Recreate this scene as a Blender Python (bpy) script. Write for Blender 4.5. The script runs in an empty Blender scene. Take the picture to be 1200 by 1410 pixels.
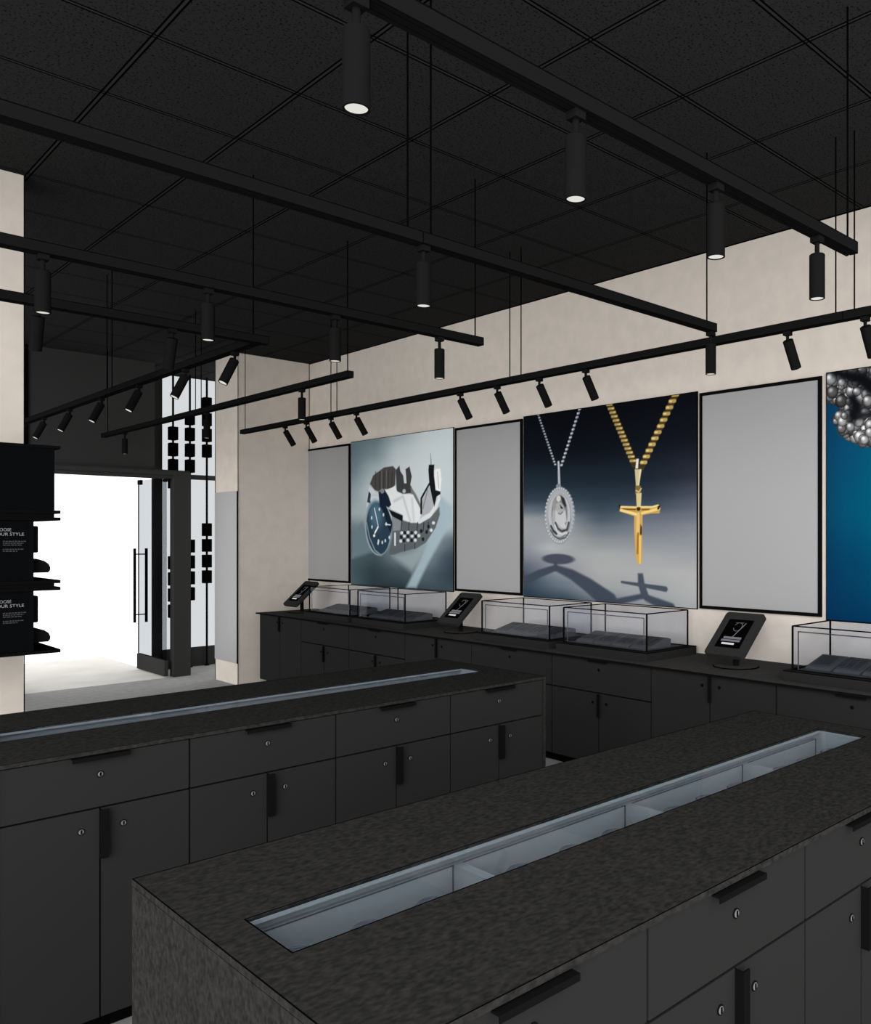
import bpy, bmesh, math, random
import numpy as np
from mathutils import Vector, Matrix

C = bpy.context.scene.collection
PI = math.pi
EYE = 1.60                     # camera height; z values below are metres above the floor
ORD = ['first', 'second', 'third', 'fourth', 'fifth', 'sixth', 'seventh', 'eighth', 'ninth', 'tenth']

# ------------------------------------------------------------------ colours and materials
def lin(c):
    c = c / 255.0
    return c / 12.92 if c <= 0.04045 else ((c + 0.055) / 1.055) ** 2.4

def col(rgb, k=1.0):
    return tuple(min(0.95, lin(v) * k) for v in rgb) + (1.0,)

def base_mat(name, rgb, k=1.0, rough=0.8, spec=0.0, metal=0.0):
    m = bpy.data.materials.new(name); m.use_nodes = True
    b = m.node_tree.nodes['Principled BSDF']
    b.inputs['Base Color'].default_value = col(rgb, k)
    b.inputs['Roughness'].default_value = rough
    b.inputs['Specular IOR Level'].default_value = spec
    b.inputs['Metallic'].default_value = metal
    return m, m.node_tree, b

def plain(name, rgb, k=1.0, rough=0.8, spec=0.0, metal=0.0):
    return base_mat(name, rgb, k, rough, spec, metal)[0]

def node(nt, kind, **kw):
    n = nt.nodes.new(kind)
    for a, v in kw.items(): setattr(n, a, v)
    return n

def math_node(nt, op, a, b=None):
    n = node(nt, 'ShaderNodeMath', operation=op)
    for i, v in enumerate((a, b)):
        if v is None: continue
        if isinstance(v, (int, float)): n.inputs[i].default_value = v
        else: nt.links.new(v, n.inputs[i])
    return n.outputs[0]

def noisy(name, rgb_a, rgb_b, k, scale, stretch=(1, 1, 1), detail=4.0, lo=0.35, hi=0.65, rough=0.8, spec=0.0):
    m, nt, b = base_mat(name, rgb_a, k, rough, spec)
    tc = node(nt, 'ShaderNodeTexCoord'); mp = node(nt, 'ShaderNodeMapping')
    mp.inputs['Scale'].default_value = stretch
    nz = node(nt, 'ShaderNodeTexNoise'); nz.inputs['Scale'].default_value = scale; nz.inputs['Detail'].default_value = detail
    rp = node(nt, 'ShaderNodeValToRGB')
    rp.color_ramp.elements[0].position = lo; rp.color_ramp.elements[0].color = col(rgb_a, k)
    rp.color_ramp.elements[1].position = hi; rp.color_ramp.elements[1].color = col(rgb_b, k)
    nt.links.new(tc.outputs['Object'], mp.inputs['Vector']); nt.links.new(mp.outputs['Vector'], nz.inputs['Vector'])
    nt.links.new(nz.outputs['Fac'], rp.inputs['Fac']); nt.links.new(rp.outputs['Color'], b.inputs['Base Color'])
    return m

def glassy(name, tint, gloss=0.03, rough=0.02):
    m = bpy.data.materials.new(name); m.use_nodes = True
    nt = m.node_tree; nt.nodes.clear()
    out = node(nt, 'ShaderNodeOutputMaterial'); mix = node(nt, 'ShaderNodeMixShader')
    tr = node(nt, 'ShaderNodeBsdfTransparent'); tr.inputs['Color'].default_value = tint + (1.0,)
    gl = node(nt, 'ShaderNodeBsdfGlossy'); gl.inputs['Roughness'].default_value = rough
    mix.inputs['Fac'].default_value = gloss
    nt.links.new(tr.outputs[0], mix.inputs[1]); nt.links.new(gl.outputs[0], mix.inputs[2]); nt.links.new(mix.outputs[0], out.inputs[0])
    return m

def glow(name, rgb, strength):
    m = bpy.data.materials.new(name); m.use_nodes = True
    nt = m.node_tree; nt.nodes.clear()
    out = node(nt, 'ShaderNodeOutputMaterial'); e = node(nt, 'ShaderNodeEmission')
    e.inputs['Color'].default_value = col(rgb); e.inputs['Strength'].default_value = strength
    nt.links.new(e.outputs[0], out.inputs[0])
    return m

def ceiling_mat():
    m, nt, b = base_mat('black_acoustic_tile', (28, 28, 28), K_CEIL, 0.95)
    tc = node(nt, 'ShaderNodeTexCoord'); sep = node(nt, 'ShaderNodeSeparateXYZ')
    nt.links.new(tc.outputs['Object'], sep.inputs[0])
    masks = []
    for axis, off in (('X', 1.2586), ('Y', 1.6885)):
        a = math_node(nt, 'SUBTRACT', sep.outputs[axis], off - 0.3048)
        a = math_node(nt, 'FLOORED_MODULO', a, 0.6096)
        a = math_node(nt, 'ABSOLUTE', math_node(nt, 'SUBTRACT', a, 0.3048))     # distance from the tee bar's centre line
        d = math_node(nt, 'ABSOLUTE', math_node(nt, 'SUBTRACT', a, 0.0095))
        masks.append((math_node(nt, 'LESS_THAN', d, 0.0042), math_node(nt, 'LESS_THAN', a, 0.0095)))
    line = math_node(nt, 'MAXIMUM', masks[0][0], masks[1][0])
    bar = math_node(nt, 'MAXIMUM', masks[0][1], masks[1][1])
    nz = node(nt, 'ShaderNodeTexNoise'); nz.inputs['Scale'].default_value = 100.0; nz.inputs['Detail'].default_value = 2.0
    nt.links.new(tc.outputs['Object'], nz.inputs['Vector'])
    rp = node(nt, 'ShaderNodeValToRGB')
    rp.color_ramp.elements[0].position = 0.31; rp.color_ramp.elements[0].color = col((9, 9, 9), K_CEIL)
    rp.color_ramp.elements[1].position = 0.45; rp.color_ramp.elements[1].color = col((30, 30, 30), K_CEIL)
    nt.links.new(nz.outputs['Fac'], rp.inputs['Fac'])
    def mixc(f, a_sock, rgb):
        mx = node(nt, 'ShaderNodeMix', data_type='RGBA')
        nt.links.new(f, mx.inputs[0]); nt.links.new(a_sock, mx.inputs[6]); mx.inputs[7].default_value = col(rgb, K_CEIL)
        return mx.outputs[2]
    c1 = mixc(bar, rp.outputs['Color'], (33, 33, 33))
    c2 = mixc(line, c1, (3, 3, 3))
    nt.links.new(c2, b.inputs['Base Color'])
    return m

# ------------------------------------------------------------------ mesh helpers
class MB:
    """collects shapes, then links them as ONE mesh object"""
    def __init__(self): self.bm = bmesh.new()
    def box(self, x0, x1, y0, y1, z0, z1):
        vs = [self.bm.verts.new(p) for p in ((x0,y0,z0),(x1,y0,z0),(x1,y1,z0),(x0,y1,z0),(x0,y0,z1),(x1,y0,z1),(x1,y1,z1),(x0,y1,z1))]
        for f in ((0,3,2,1),(4,5,6,7),(0,1,5,4),(1,2,6,5),(2,3,7,6),(3,0,4,7)): self.bm.faces.new([vs[i] for i in f])
        return self
    def prism(self, pts, axis, a, b):
        """polygon pts in the two other axes, extruded along axis from a to b"""
        def p3(p, t): return (t, p[0], p[1]) if axis == 'x' else (p[0], t, p[1]) if axis == 'y' else (p[0], p[1], t)
        lo = [self.bm.verts.new(p3(p, a)) for p in pts]; hi = [self.bm.verts.new(p3(p, b)) for p in pts]
        n = len(pts)
        self.bm.faces.new(lo[::-1]); self.bm.faces.new(hi)
        for i in range(n): self.bm.faces.new((lo[i], lo[(i+1) % n], hi[(i+1) % n], hi[i]))
        return self
    def lathe(self, prof, n=24, M=None):
        """profile of (radius, z), closed on the axis at both ends when radius is 0"""
        M = M or Matrix(); rings = []
        for r, z in prof:
            if r < 1e-6: rings.append([self.bm.verts.new(M @ Vector((0, 0, z)))])
            else: rings.append([self.bm.verts.new(M @ Vector((r*math.cos(2*PI*i/n), r*math.sin(2*PI*i/n), z))) for i in range(n)])
        for a, b in zip(rings, rings[1:]):
            for i in range(n):
                j = (i+1) % n
                if len(a) == 1: self.bm.faces.new((a[0], b[i], b[j]))
                elif len(b) == 1: self.bm.faces.new((a[i], b[0], a[j]))
                else: self.bm.faces.new((a[i], b[i], b[j], a[j]))
        return self
    def cyl(self, x, y, z0, z1, r, n=20, M=None):
        T = Matrix.Translation((x, y, 0))
        return self.lathe([(0, z0), (r, z0), (r, z1), (0, z1)], n, (M @ T) if M else T)
    def build(self, name, mat, parent=None, smooth=False, bevel=0.0):
        bmesh.ops.recalc_face_normals(self.bm, faces=self.bm.faces[:])
        if bevel:
            bmesh.ops.bevel(self.bm, geom=self.bm.edges[:], offset=bevel, segments=2, affect='EDGES', profile=0.5)
        me = bpy.data.meshes.new(name); self.bm.to_mesh(me); self.bm.free()
        if smooth:
            for p in me.polygons: p.use_smooth = len(p.vertices) <= 4
            me.shade_smooth() if False else None
        o = bpy.data.objects.new(name, me); C.objects.link(o); o.data.materials.append(mat)
        if parent: o.parent = parent
        return o

def tag(o, label=None, cat=None, group=None, kind=None):
    if label: o['label'] = label
    if cat: o['category'] = cat
    if group: o['group'] = group
    if kind: o['kind'] = kind
    return o

def thing(name, label, cat, loc=(0, 0, 0), rot=(0, 0, 0), group=None):
    o = bpy.data.objects.new(name, None); C.objects.link(o)
    o.empty_display_size = 0.05; o.location = loc; o.rotation_euler = rot
    return tag(o, label, cat, group)

def copy_tree(o, parent=None):
    c = o.copy(); C.objects.link(c)
    if parent: c.parent = parent
    for ch in [x for x in bpy.data.objects if x.parent == o]: copy_tree(ch, c)
    return c

def again(o, label, loc, rot=None, group=None):
    c = copy_tree(o); c.location = loc
    if rot is not None: c.rotation_euler = rot
    c['label'] = label
    if group: c['group'] = group
    return c

def struct(name, mb, mat, label=None, parent=None):
    o = mb.build(name, mat, parent)
    if not parent: tag(o, label, None, None, 'structure')
    return o
# ------------------------------------------------------------------ sky and fill sun strengths and surface reflectances (photographed tone times a factor)
SKY = 1.8; SUN = 3.0
K_WALL = 1.46; K_CEIL = 2.0; K_FLOOR = 1.85; K_PAVE = 0.92; K_BULK = 2.0; K_DARK = 0.62; K_CAB = 0.82; K_TOP = 0.75; K_COUNTER = 2.0; K_MIRROR = 1.0; K_TRAY = 0.47; K_PAD = 0.65
NECKLACE_PRINT = [
    ('e',(186,190,194),0.06,(0.32,0.415),0.087,0.021,0),
    ('l',(66,74,88),0.012,0.05,0.085,[(0.387,0.255),(0.193,0.199),(0.011,0.127)]),
    ('l',(66,74,88),0.014,0.05,0.15,[(0.387,0.255),(0.574,0.204),(0.754,0.125),(0.977,0.008)]),
    ('e',(72,78,92),0.008,(0.416,0.326),0.185,0.042,0.0),
    ('l',(66,74,88),0.008,0.035,0.035,[(0.387,0.292),(0.387,0.245)]),
    ('p',(70,78,92),0.01,[(1.257,0.235),(1.304,0.237),(1.321,0.161),(1.359,0.078),(1.382,0.058),(1.343,0.039),(1.265,0.054),(1.288,0.074),(1.258,0.153)]),
    ('l',(72,80,92),0.006,0.018,0.04,[(1.099,0.165),(1.304,0.148),(1.515,0.129)]),
    ('l',(66,74,88),0.012,0.04,0.06,[(1.288,0.065),(1.012,0.004),(0.85,-0.02)]),
    ('l',(66,74,88),0.012,0.05,0.08,[(1.343,0.056),(1.563,-0.007)]),
    ('c',(150,156,166),0.018,0.026,(0.183,1.521),(0.385,1.091)),
    ('c',(165,170,180),0.02,0.034,(0.658,1.519),(0.454,1.084)),
    ('l',(190,194,202),0.003,0.022,0.022,[(0.421,1.113),(0.425,1.049)]),
    ('l',(176,180,190),0.003,0.026,0.028,[(0.425,1.039),(0.43,0.935)]),
    ('e',(130,136,144),0.003,(0.422,0.918),0.029,0.021,0),
    ('beads',(150,155,160),(0.433,0.679),0.168,0.23,40,0.022),
    ('e',(168,172,177),0.004,(0.433,0.681),0.156,0.21,0),
    ('e',(120,124,128),0.004,(0.431,0.673),0.132,0.183,0),
    ('e',(186,188,193),0.004,(0.429,0.681),0.128,0.175,0),
    ('e',(128,130,132),0.004,(0.432,0.695),0.093,0.155,0),
    ('e',(170,171,173),0.006,(0.425,0.667),0.077,0.12,0),
    ('p',(48,50,50),0.006,[(0.444,0.841),(0.486,0.819),(0.51,0.759),(0.5,0.739),(0.463,0.787)]),
    ('e',(205,205,198),0.008,(0.422,0.817),0.025,0.026,0),
    ('p',(40,42,44),0.005,[(0.435,0.771),(0.477,0.736),(0.449,0.734)]),
    ('e',(150,150,150),0.008,(0.373,0.769),0.021,0.047,0),
    ('p',(196,198,200),0.008,[(0.387,0.722),(0.439,0.694),(0.5,0.719),(0.514,0.633),(0.454,0.58),(0.382,0.634)]),
    ('l',(105,108,110),0.005,0.01,0.01,[(0.42,0.698),(0.444,0.69),(0.468,0.707)]),
    ('l',(70,74,78),0.005,0.016,0.02,[(0.387,0.621),(0.416,0.574),(0.463,0.55),(0.519,0.566),(0.537,0.619)]),
    ('l',(60,64,68),0.005,0.02,0.024,[(0.335,0.595),(0.363,0.554),(0.397,0.534)]),
    ('l',(205,206,206),0.005,0.016,0.016,[(0.378,0.601),(0.406,0.547),(0.463,0.527),(0.519,0.54)]),
    ('e',(200,202,204),0.005,(0.482,0.593),0.022,0.02,0),
    ('l',(90,92,90),0.004,0.012,0.012,[(0.33,0.561),(0.373,0.513),(0.435,0.487),(0.5,0.5),(0.537,0.54)]),
    ('c',(178,152,92),0.062,0.036,(0.974,1.521),(1.223,1.051)),
    ('c',(190,160,98),0.056,0.05,(1.604,1.523),(1.288,1.019)),
    ('p',(232,222,212),0.003,[(1.242,1.089),(1.266,1.087),(1.258,1.014),(1.233,1.016)]),
    ('p',(206,192,150),0.003,[(1.227,1.011),(1.293,1.007),(1.269,0.886),(1.238,0.888)]),
    ('l',(236,228,200),0.003,0.01,0.006,[(1.281,1.005),(1.265,0.893)]),
    ('p',(128,104,56),0.004,[(1.234,0.888),(1.285,0.886),(1.29,0.824),(1.231,0.826)]),
    ('l',(205,186,140),0.003,0.012,0.012,[(1.241,0.851),(1.265,0.84),(1.288,0.864)]),
    ('p',(208,164,90),0.004,[(1.221,0.686),(1.304,0.685),(1.299,0.52),(1.295,0.307),(1.253,0.304),(1.234,0.373),(1.221,0.551)]),
    ('p',(196,158,86),0.004,[(1.083,0.739),(1.39,0.728),(1.451,0.74),(1.466,0.729),(1.462,0.677),(1.382,0.677),(1.296,0.668),(1.217,0.663),(1.144,0.682),(1.075,0.7)]),
    ('l',(236,210,140),0.004,0.014,0.014,[(1.089,0.734),(1.249,0.726)]),
    ('l',(236,212,140),0.004,0.014,0.014,[(1.288,0.728),(1.39,0.725),(1.447,0.736)]),
    ('l',(120,84,30),0.004,0.012,0.012,[(1.103,0.717),(1.233,0.711)]),
    ('l',(130,92,34),0.004,0.012,0.012,[(1.296,0.709),(1.367,0.708)]),
    ('l',(240,214,140),0.005,0.02,0.02,[(1.091,0.709),(1.177,0.69),(1.241,0.674)]),
    ('l',(240,208,128),0.005,0.02,0.02,[(1.296,0.682),(1.359,0.693),(1.458,0.712)]),
    ('p',(40,32,20),0.004,[(1.07,0.752),(1.089,0.746),(1.08,0.72),(1.072,0.724)]),
    ('p',(46,36,20),0.004,[(1.445,0.73),(1.47,0.737),(1.458,0.706),(1.439,0.706)]),
    ('e',(60,38,14),0.005,(1.263,0.716),0.019,0.016,0),
    ('p',(214,196,142),0.003,[(1.239,0.833),(1.293,0.831),(1.285,0.727),(1.246,0.728)]),
    ('l',(226,192,126),0.006,0.03,0.03,[(1.261,0.673),(1.255,0.532)]),
    ('p',(58,44,24),0.006,[(1.282,0.6),(1.296,0.581),(1.295,0.52),(1.277,0.526)]),
    ('l',(150,108,46),0.006,0.016,0.016,[(1.258,0.532),(1.253,0.385)]),
    ('l',(236,200,120),0.005,0.016,0.012,[(1.277,0.508),(1.277,0.312)]),
]
WATCH_PRINT = [
    ('p',(152,171,179),0.03,[(1.569,0.898),(1.748,0.791),(1.748,0.648),(1.611,0.514),(1.369,0.244),(1.185,0.01),(1.01,0.002),(1.207,0.24),(1.34,0.435),(1.498,0.625)]),
    ('p',(140,153,158),0.05,[(0.774,0.322),(1.117,0.362),(1.355,0.444),(1.252,0.285),(1.117,0.167)]),
    ('l',(150,162,167),0.02,0.02,0.02,[(0.043,0.301),(0.29,0.476)]),
    ('p',(100,118,126),0.03,[(0.025,0.523),(0.221,0.667),(0.359,0.476),(0.41,0.354),(0.007,0.271)]),
    ('p',(68,67,66),0.008,[(0.368,1.062),(0.427,1.144),(0.628,1.217),(0.79,1.222),(0.838,1.187),(0.83,1.033),(0.774,0.998),(0.595,0.996),(0.528,0.975),(0.461,0.992)]),
    ('l',(46,47,48),0.006,0.012,0.012,[(0.478,1.179),(0.468,1.011)]),
    ('l',(46,47,48),0.006,0.012,0.012,[(0.553,1.175),(0.543,1.008)]),
    ('l',(46,47,48),0.006,0.012,0.012,[(0.631,1.171),(0.621,1.004)]),
    ('l',(46,47,48),0.006,0.012,0.012,[(0.709,1.166),(0.7,1.001)]),
    ('l',(46,47,48),0.006,0.012,0.012,[(0.777,1.163),(0.767,0.999)]),
    ('l',(98,94,90),0.008,0.014,0.014,[(0.586,1.192),(0.586,1.015)]),
    ('l',(98,94,90),0.008,0.014,0.014,[(0.674,1.187),(0.674,1.012)]),
    ('p',(58,60,61),0.006,[(0.838,1.178),(0.901,1.221),(0.916,1.165),(0.966,1.117),(0.982,1.04),(1.025,1.038),(1.007,1.178),(1.074,1.202),(1.111,1.101),(1.086,1.022),(1.155,0.939),(0.963,0.937),(0.853,0.968)]),
    ('p',(108,110,112),0.01,[(1.086,1.004),(1.177,0.929),(1.269,0.812),(1.269,0.742),(1.222,0.787),(1.102,0.932)]),
    ('p',(216,219,220),0.008,[(0.628,0.976),(0.822,1.019),(0.869,0.958),(0.948,0.933),(1.132,0.926),(1.252,0.786),(1.267,0.733),(1.222,0.641),(1.102,0.643),(0.963,0.68),(0.963,0.73),(0.758,0.788),(0.693,0.9)]),
    ('l',(180,186,190),0.02,0.02,0.02,[(0.806,0.869),(0.963,0.91),(1.086,0.665)]),
    ('l',(196,200,203),0.02,0.03,0.03,[(1.117,0.878),(1.147,0.664)]),
    ('e',(170,172,173),0.006,(0.982,0.963),0.028,0.021,0),
    ('p',(192,198,203),0.008,[(0.359,1.034),(0.512,0.953),(0.562,0.886),(0.478,0.851),(0.359,0.859),(0.299,0.808),(0.325,0.959)]),
    ('p',(42,50,62),0.006,[(0.345,0.987),(0.385,0.957),(0.376,0.858),(0.316,0.874)]),
    ('e',(225,228,230),0.01,(0.453,0.899),0.076,0.033,0),
    ('el2',(138,152,162),0.008,(0.515,0.598),0.238,0.285,0.3),
    ('el2',(40,60,75),0.008,(0.52,0.596),0.213,0.269,0.3),
    ('el2',(70,99,117),0.07,(0.478,0.739),0.12,0.15,0.3),
    ('p',(24,34,48),0.008,[(0.545,0.858),(0.644,0.846),(0.709,0.771),(0.782,0.642),(0.75,0.541),(0.709,0.596),(0.644,0.717)]),
    ('p',(24,34,48),0.008,[(0.528,0.971),(0.628,1.0),(0.709,0.923),(0.758,0.834),(0.709,0.808),(0.644,0.828),(0.693,0.762),(0.553,0.821)]),
    ('e',(120,126,130),0.006,(0.598,0.978),0.036,0.026,0),
    ('l',(205,214,220),0.004,0.016,0.012,[(0.453,0.805),(0.52,0.63)]),
    ('l',(225,230,234),0.004,0.022,0.022,[(0.52,0.612),(0.461,0.551)]),
    ('e',(225,230,234),0.005,(0.448,0.523),0.021,0.015,0),
    ('e',(190,202,210),0.005,(0.402,0.707),0.015,0.019,0),
    ('e',(190,202,210),0.005,(0.407,0.613),0.015,0.018,0),
    ('e',(190,202,210),0.005,(0.528,0.467),0.015,0.019,0),
    ('e',(190,202,210),0.005,(0.598,0.453),0.015,0.018,0),
    ('e',(190,202,210),0.005,(0.652,0.472),0.015,0.018,0),
    ('e',(190,202,210),0.005,(0.669,0.641),0.015,0.018,0),
    ('e',(190,202,210),0.005,(0.619,0.736),0.015,0.018,0),
    ('e',(190,202,210),0.005,(0.545,0.793),0.015,0.018,0),
    ('e',(190,202,210),0.005,(0.52,0.444),0.015,0.018,0),
    ('e',(190,202,210),0.005,(0.725,0.505),0.015,0.018,0),
    ('l',(200,206,210),0.004,0.012,0.012,[(0.652,0.638),(0.742,0.631)]),
    ('l',(120,132,140),0.006,0.02,0.02,[(0.308,0.656),(0.359,0.504),(0.461,0.373),(0.578,0.319)]),
    ('p',(88,95,98),0.008,[(0.774,0.715),(0.963,0.671),(1.102,0.647),(1.267,0.645),(1.412,0.691),(1.555,0.796),(1.562,0.719),(1.498,0.6),(1.34,0.453),(1.192,0.399),(0.932,0.36),(0.806,0.331),(0.709,0.33),(0.774,0.505)]),
    ('p',(128,136,138),0.008,[(0.774,0.715),(0.932,0.672),(0.924,0.577),(0.79,0.568)]),
    ('p',(20,24,28),0.006,[(0.709,0.79),(0.959,0.721),(0.956,0.662),(0.774,0.719)]),
    ('l',(40,46,50),0.005,0.012,0.012,[(0.94,0.653),(0.927,0.568)]),
    ('l',(40,46,50),0.005,0.012,0.012,[(1.068,0.652),(1.056,0.567)]),
    ('l',(40,46,50),0.005,0.012,0.012,[(1.21,0.65),(1.198,0.567)]),
    ('l',(40,46,50),0.005,0.012,0.012,[(1.311,0.649),(1.299,0.566)]),
    ('l',(40,46,50),0.005,0.012,0.012,[(1.384,0.648),(1.372,0.566)]),
    ('e',(200,206,208),0.005,(0.94,0.55),0.026,0.017,0),
    ('e',(200,206,208),0.005,(1.048,0.554),0.026,0.017,0),
    ('e',(200,206,208),0.005,(1.177,0.553),0.025,0.017,0),
    ('e',(200,206,208),0.005,(0.987,0.518),0.026,0.017,0),
    ('e',(200,206,208),0.005,(1.117,0.518),0.026,0.017,0),
    ('e',(200,206,208),0.005,(1.229,0.522),0.025,0.017,0),
    ('e',(200,206,208),0.005,(0.924,0.468),0.026,0.018,0),
    ('e',(200,206,208),0.005,(1.048,0.478),0.026,0.017,0),
    ('e',(200,206,208),0.005,(1.17,0.478),0.025,0.017,0),
    ('e',(200,206,208),0.005,(1.463,0.643),0.025,0.016,0),
    ('e',(200,206,208),0.005,(1.427,0.574),0.025,0.017,0),
    ('e',(24,30,36),0.005,(0.994,0.55),0.024,0.018,0),
    ('e',(24,30,36),0.005,(1.112,0.549),0.022,0.018,0),
    ('e',(24,30,36),0.005,(1.048,0.514),0.023,0.018,0),
    ('e',(24,30,36),0.005,(1.177,0.514),0.022,0.018,0),
    ('e',(24,30,36),0.005,(0.932,0.509),0.024,0.018,0),
    ('e',(24,30,36),0.005,(0.979,0.473),0.023,0.018,0),
    ('e',(24,30,36),0.005,(1.109,0.476),0.023,0.018,0),
    ('e',(24,30,36),0.005,(1.267,0.566),0.022,0.018,0),
    ('e',(24,30,36),0.005,(1.296,0.487),0.022,0.018,0),
    ('e',(24,30,36),0.005,(1.384,0.609),0.021,0.018,0),
    ('e',(24,30,36),0.005,(1.355,0.557),0.021,0.018,0),
    ('l',(205,211,214),0.005,0.03,0.03,[(0.825,0.541),(0.825,0.432)]),
    ('l',(52,58,62),0.005,0.014,0.014,[(0.994,0.433),(0.994,0.374)]),
    ('l',(52,58,62),0.005,0.014,0.014,[(1.162,0.443),(1.162,0.398)]),
    ('p',(164,167,172),0.006,[(1.398,0.995),(1.47,0.816),(1.42,0.739),(1.274,0.715),(1.278,0.864)]),
    ('l',(120,122,126),0.006,0.014,0.014,[(1.369,0.957),(1.296,0.785)]),
    ('l',(206,210,213),0.006,0.045,0.035,[(1.237,0.659),(1.412,0.722),(1.498,0.798),(1.555,0.873),(1.541,0.908)]),
    ('l',(26,28,32),0.005,0.022,0.03,[(1.398,1.017),(1.269,0.882),(1.267,0.742)]),
    ('p',(22,24,28),0.005,[(1.391,1.2),(1.477,1.196),(1.47,1.126),(1.496,0.953),(1.572,0.937),(1.572,0.914),(1.513,0.892),(1.477,0.798),(1.448,0.868),(1.398,1.017),(1.384,1.148)]),
    ('p',(222,226,228),0.006,[(1.484,1.151),(1.569,1.155),(1.59,1.051),(1.572,0.941),(1.501,0.954),(1.473,1.091)]),
    ('l',(150,154,158),0.003,0.008,0.008,[(1.527,1.123),(1.548,0.968)]),
    ('l',(80,86,92),0.003,0.004,0.012,[(1.42,1.306),(1.427,1.198)]),
]
PEARL_PRINT = [
    ('pearls',[(0.003,1.54),(0.145,1.547),(0.31,1.542),(0.628,1.589),(1.112,1.473),(1.223,1.296),(0.879,1.127),(0.495,1.051),(0.243,1.058),(0.175,1.091),(0.13,1.125),(0.085,1.164),(0.059,1.212),(0.041,1.247),(0.069,1.27),(0.13,1.295),(0.09,1.32),(0.024,1.342),(0.003,1.356)]),
    ('l',(14,16,20),0.03,0.05,0.09,[(0.064,1.527),(0.165,1.488),(0.243,1.459),(0.291,1.411)]),
    ('l',(16,18,22),0.03,0.06,0.09,[(0.175,1.351),(0.199,1.306),(0.189,1.256)]),
    ('l',(30,32,36),0.02,0.03,0.03,[(0.214,1.249),(0.31,1.244)]),
]
# ------------------------------------------------------------------ printed pictures (flat prints drawn in metres on the poster)
def grid_bg(us, vs, rows, X, Y, W, H):
    """smooth bilinear blend of a small table of print colours"""
    rows = np.array(rows, float)
    u = X / W; v = Y / H
    iu = np.clip(np.searchsorted(us, u) - 1, 0, len(us) - 2); iv = np.clip(np.searchsorted(vs, v) - 1, 0, len(vs) - 2)
    us = np.array(us); vs = np.array(vs)
    fu = np.clip((u - us[iu]) / (us[iu+1] - us[iu]), 0, 1)[..., None]; fv = np.clip((v - vs[iv]) / (vs[iv+1] - vs[iv]), 0, 1)[..., None]
    fu = fu*fu*(3-2*fu)*0.6+fu*0.4; fv = fv*fv*(3-2*fv)*0.5+fv*0.5
    a = rows[iv, iu]; b = rows[iv, iu+1]; c = rows[iv+1, iu]; d = rows[iv+1, iu+1]
    return (a*(1-fu)+b*fu)*(1-fv) + (c*(1-fu)+d*fu)*fv

def seg_dist(X, Y, p, q):
    dx, dy = q[0]-p[0], q[1]-p[1]; L = dx*dx+dy*dy + 1e-12
    t = np.clip(((X-p[0])*dx + (Y-p[1])*dy)/L, 0, 1)
    return np.hypot(X-p[0]-t*dx, Y-p[1]-t*dy), t

def poly_sd(X, Y, pts):
    d = np.full(X.shape, 1e9); inside = np.zeros(X.shape, bool); n = len(pts)
    for i in range(n):
        p, q = pts[i], pts[(i+1) % n]
        d = np.minimum(d, seg_dist(X, Y, p, q)[0])
        cond = (p[1] > Y) != (q[1] > Y)
        xc = (q[0]-p[0])*(Y-p[1])/((q[1]-p[1]) if abs(q[1]-p[1]) > 1e-9 else 1e-9) + p[0]
        inside ^= cond & (X < xc)
    return np.where(inside, -d, d)

def blend(img, sd, blur, rgb):
    blur = max(blur, 0.004)
    a = np.clip(0.5 - sd/(2*blur), 0, 1); a = (a*a*(3-2*a))[..., None]
    img[:] = img*(1-a) + np.array(rgb, float)*a

def spheres(img, X, Y, pts, rnd):
    for x, y, r, shade in pts:
        d = np.hypot(X-x, Y-y); sel = d < r
        if not sel.any(): continue
        t = d[sel]/r
        hl = np.clip(1-np.hypot(X[sel]-x+0.3*r, Y[sel]-y-0.35*r)/(0.55*r), 0, 1)
        v = shade*(1-0.75*t**3) + 120*hl
        img[sel] = np.clip(np.stack([v, v, v*1.01], -1), 12, 240)

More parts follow.
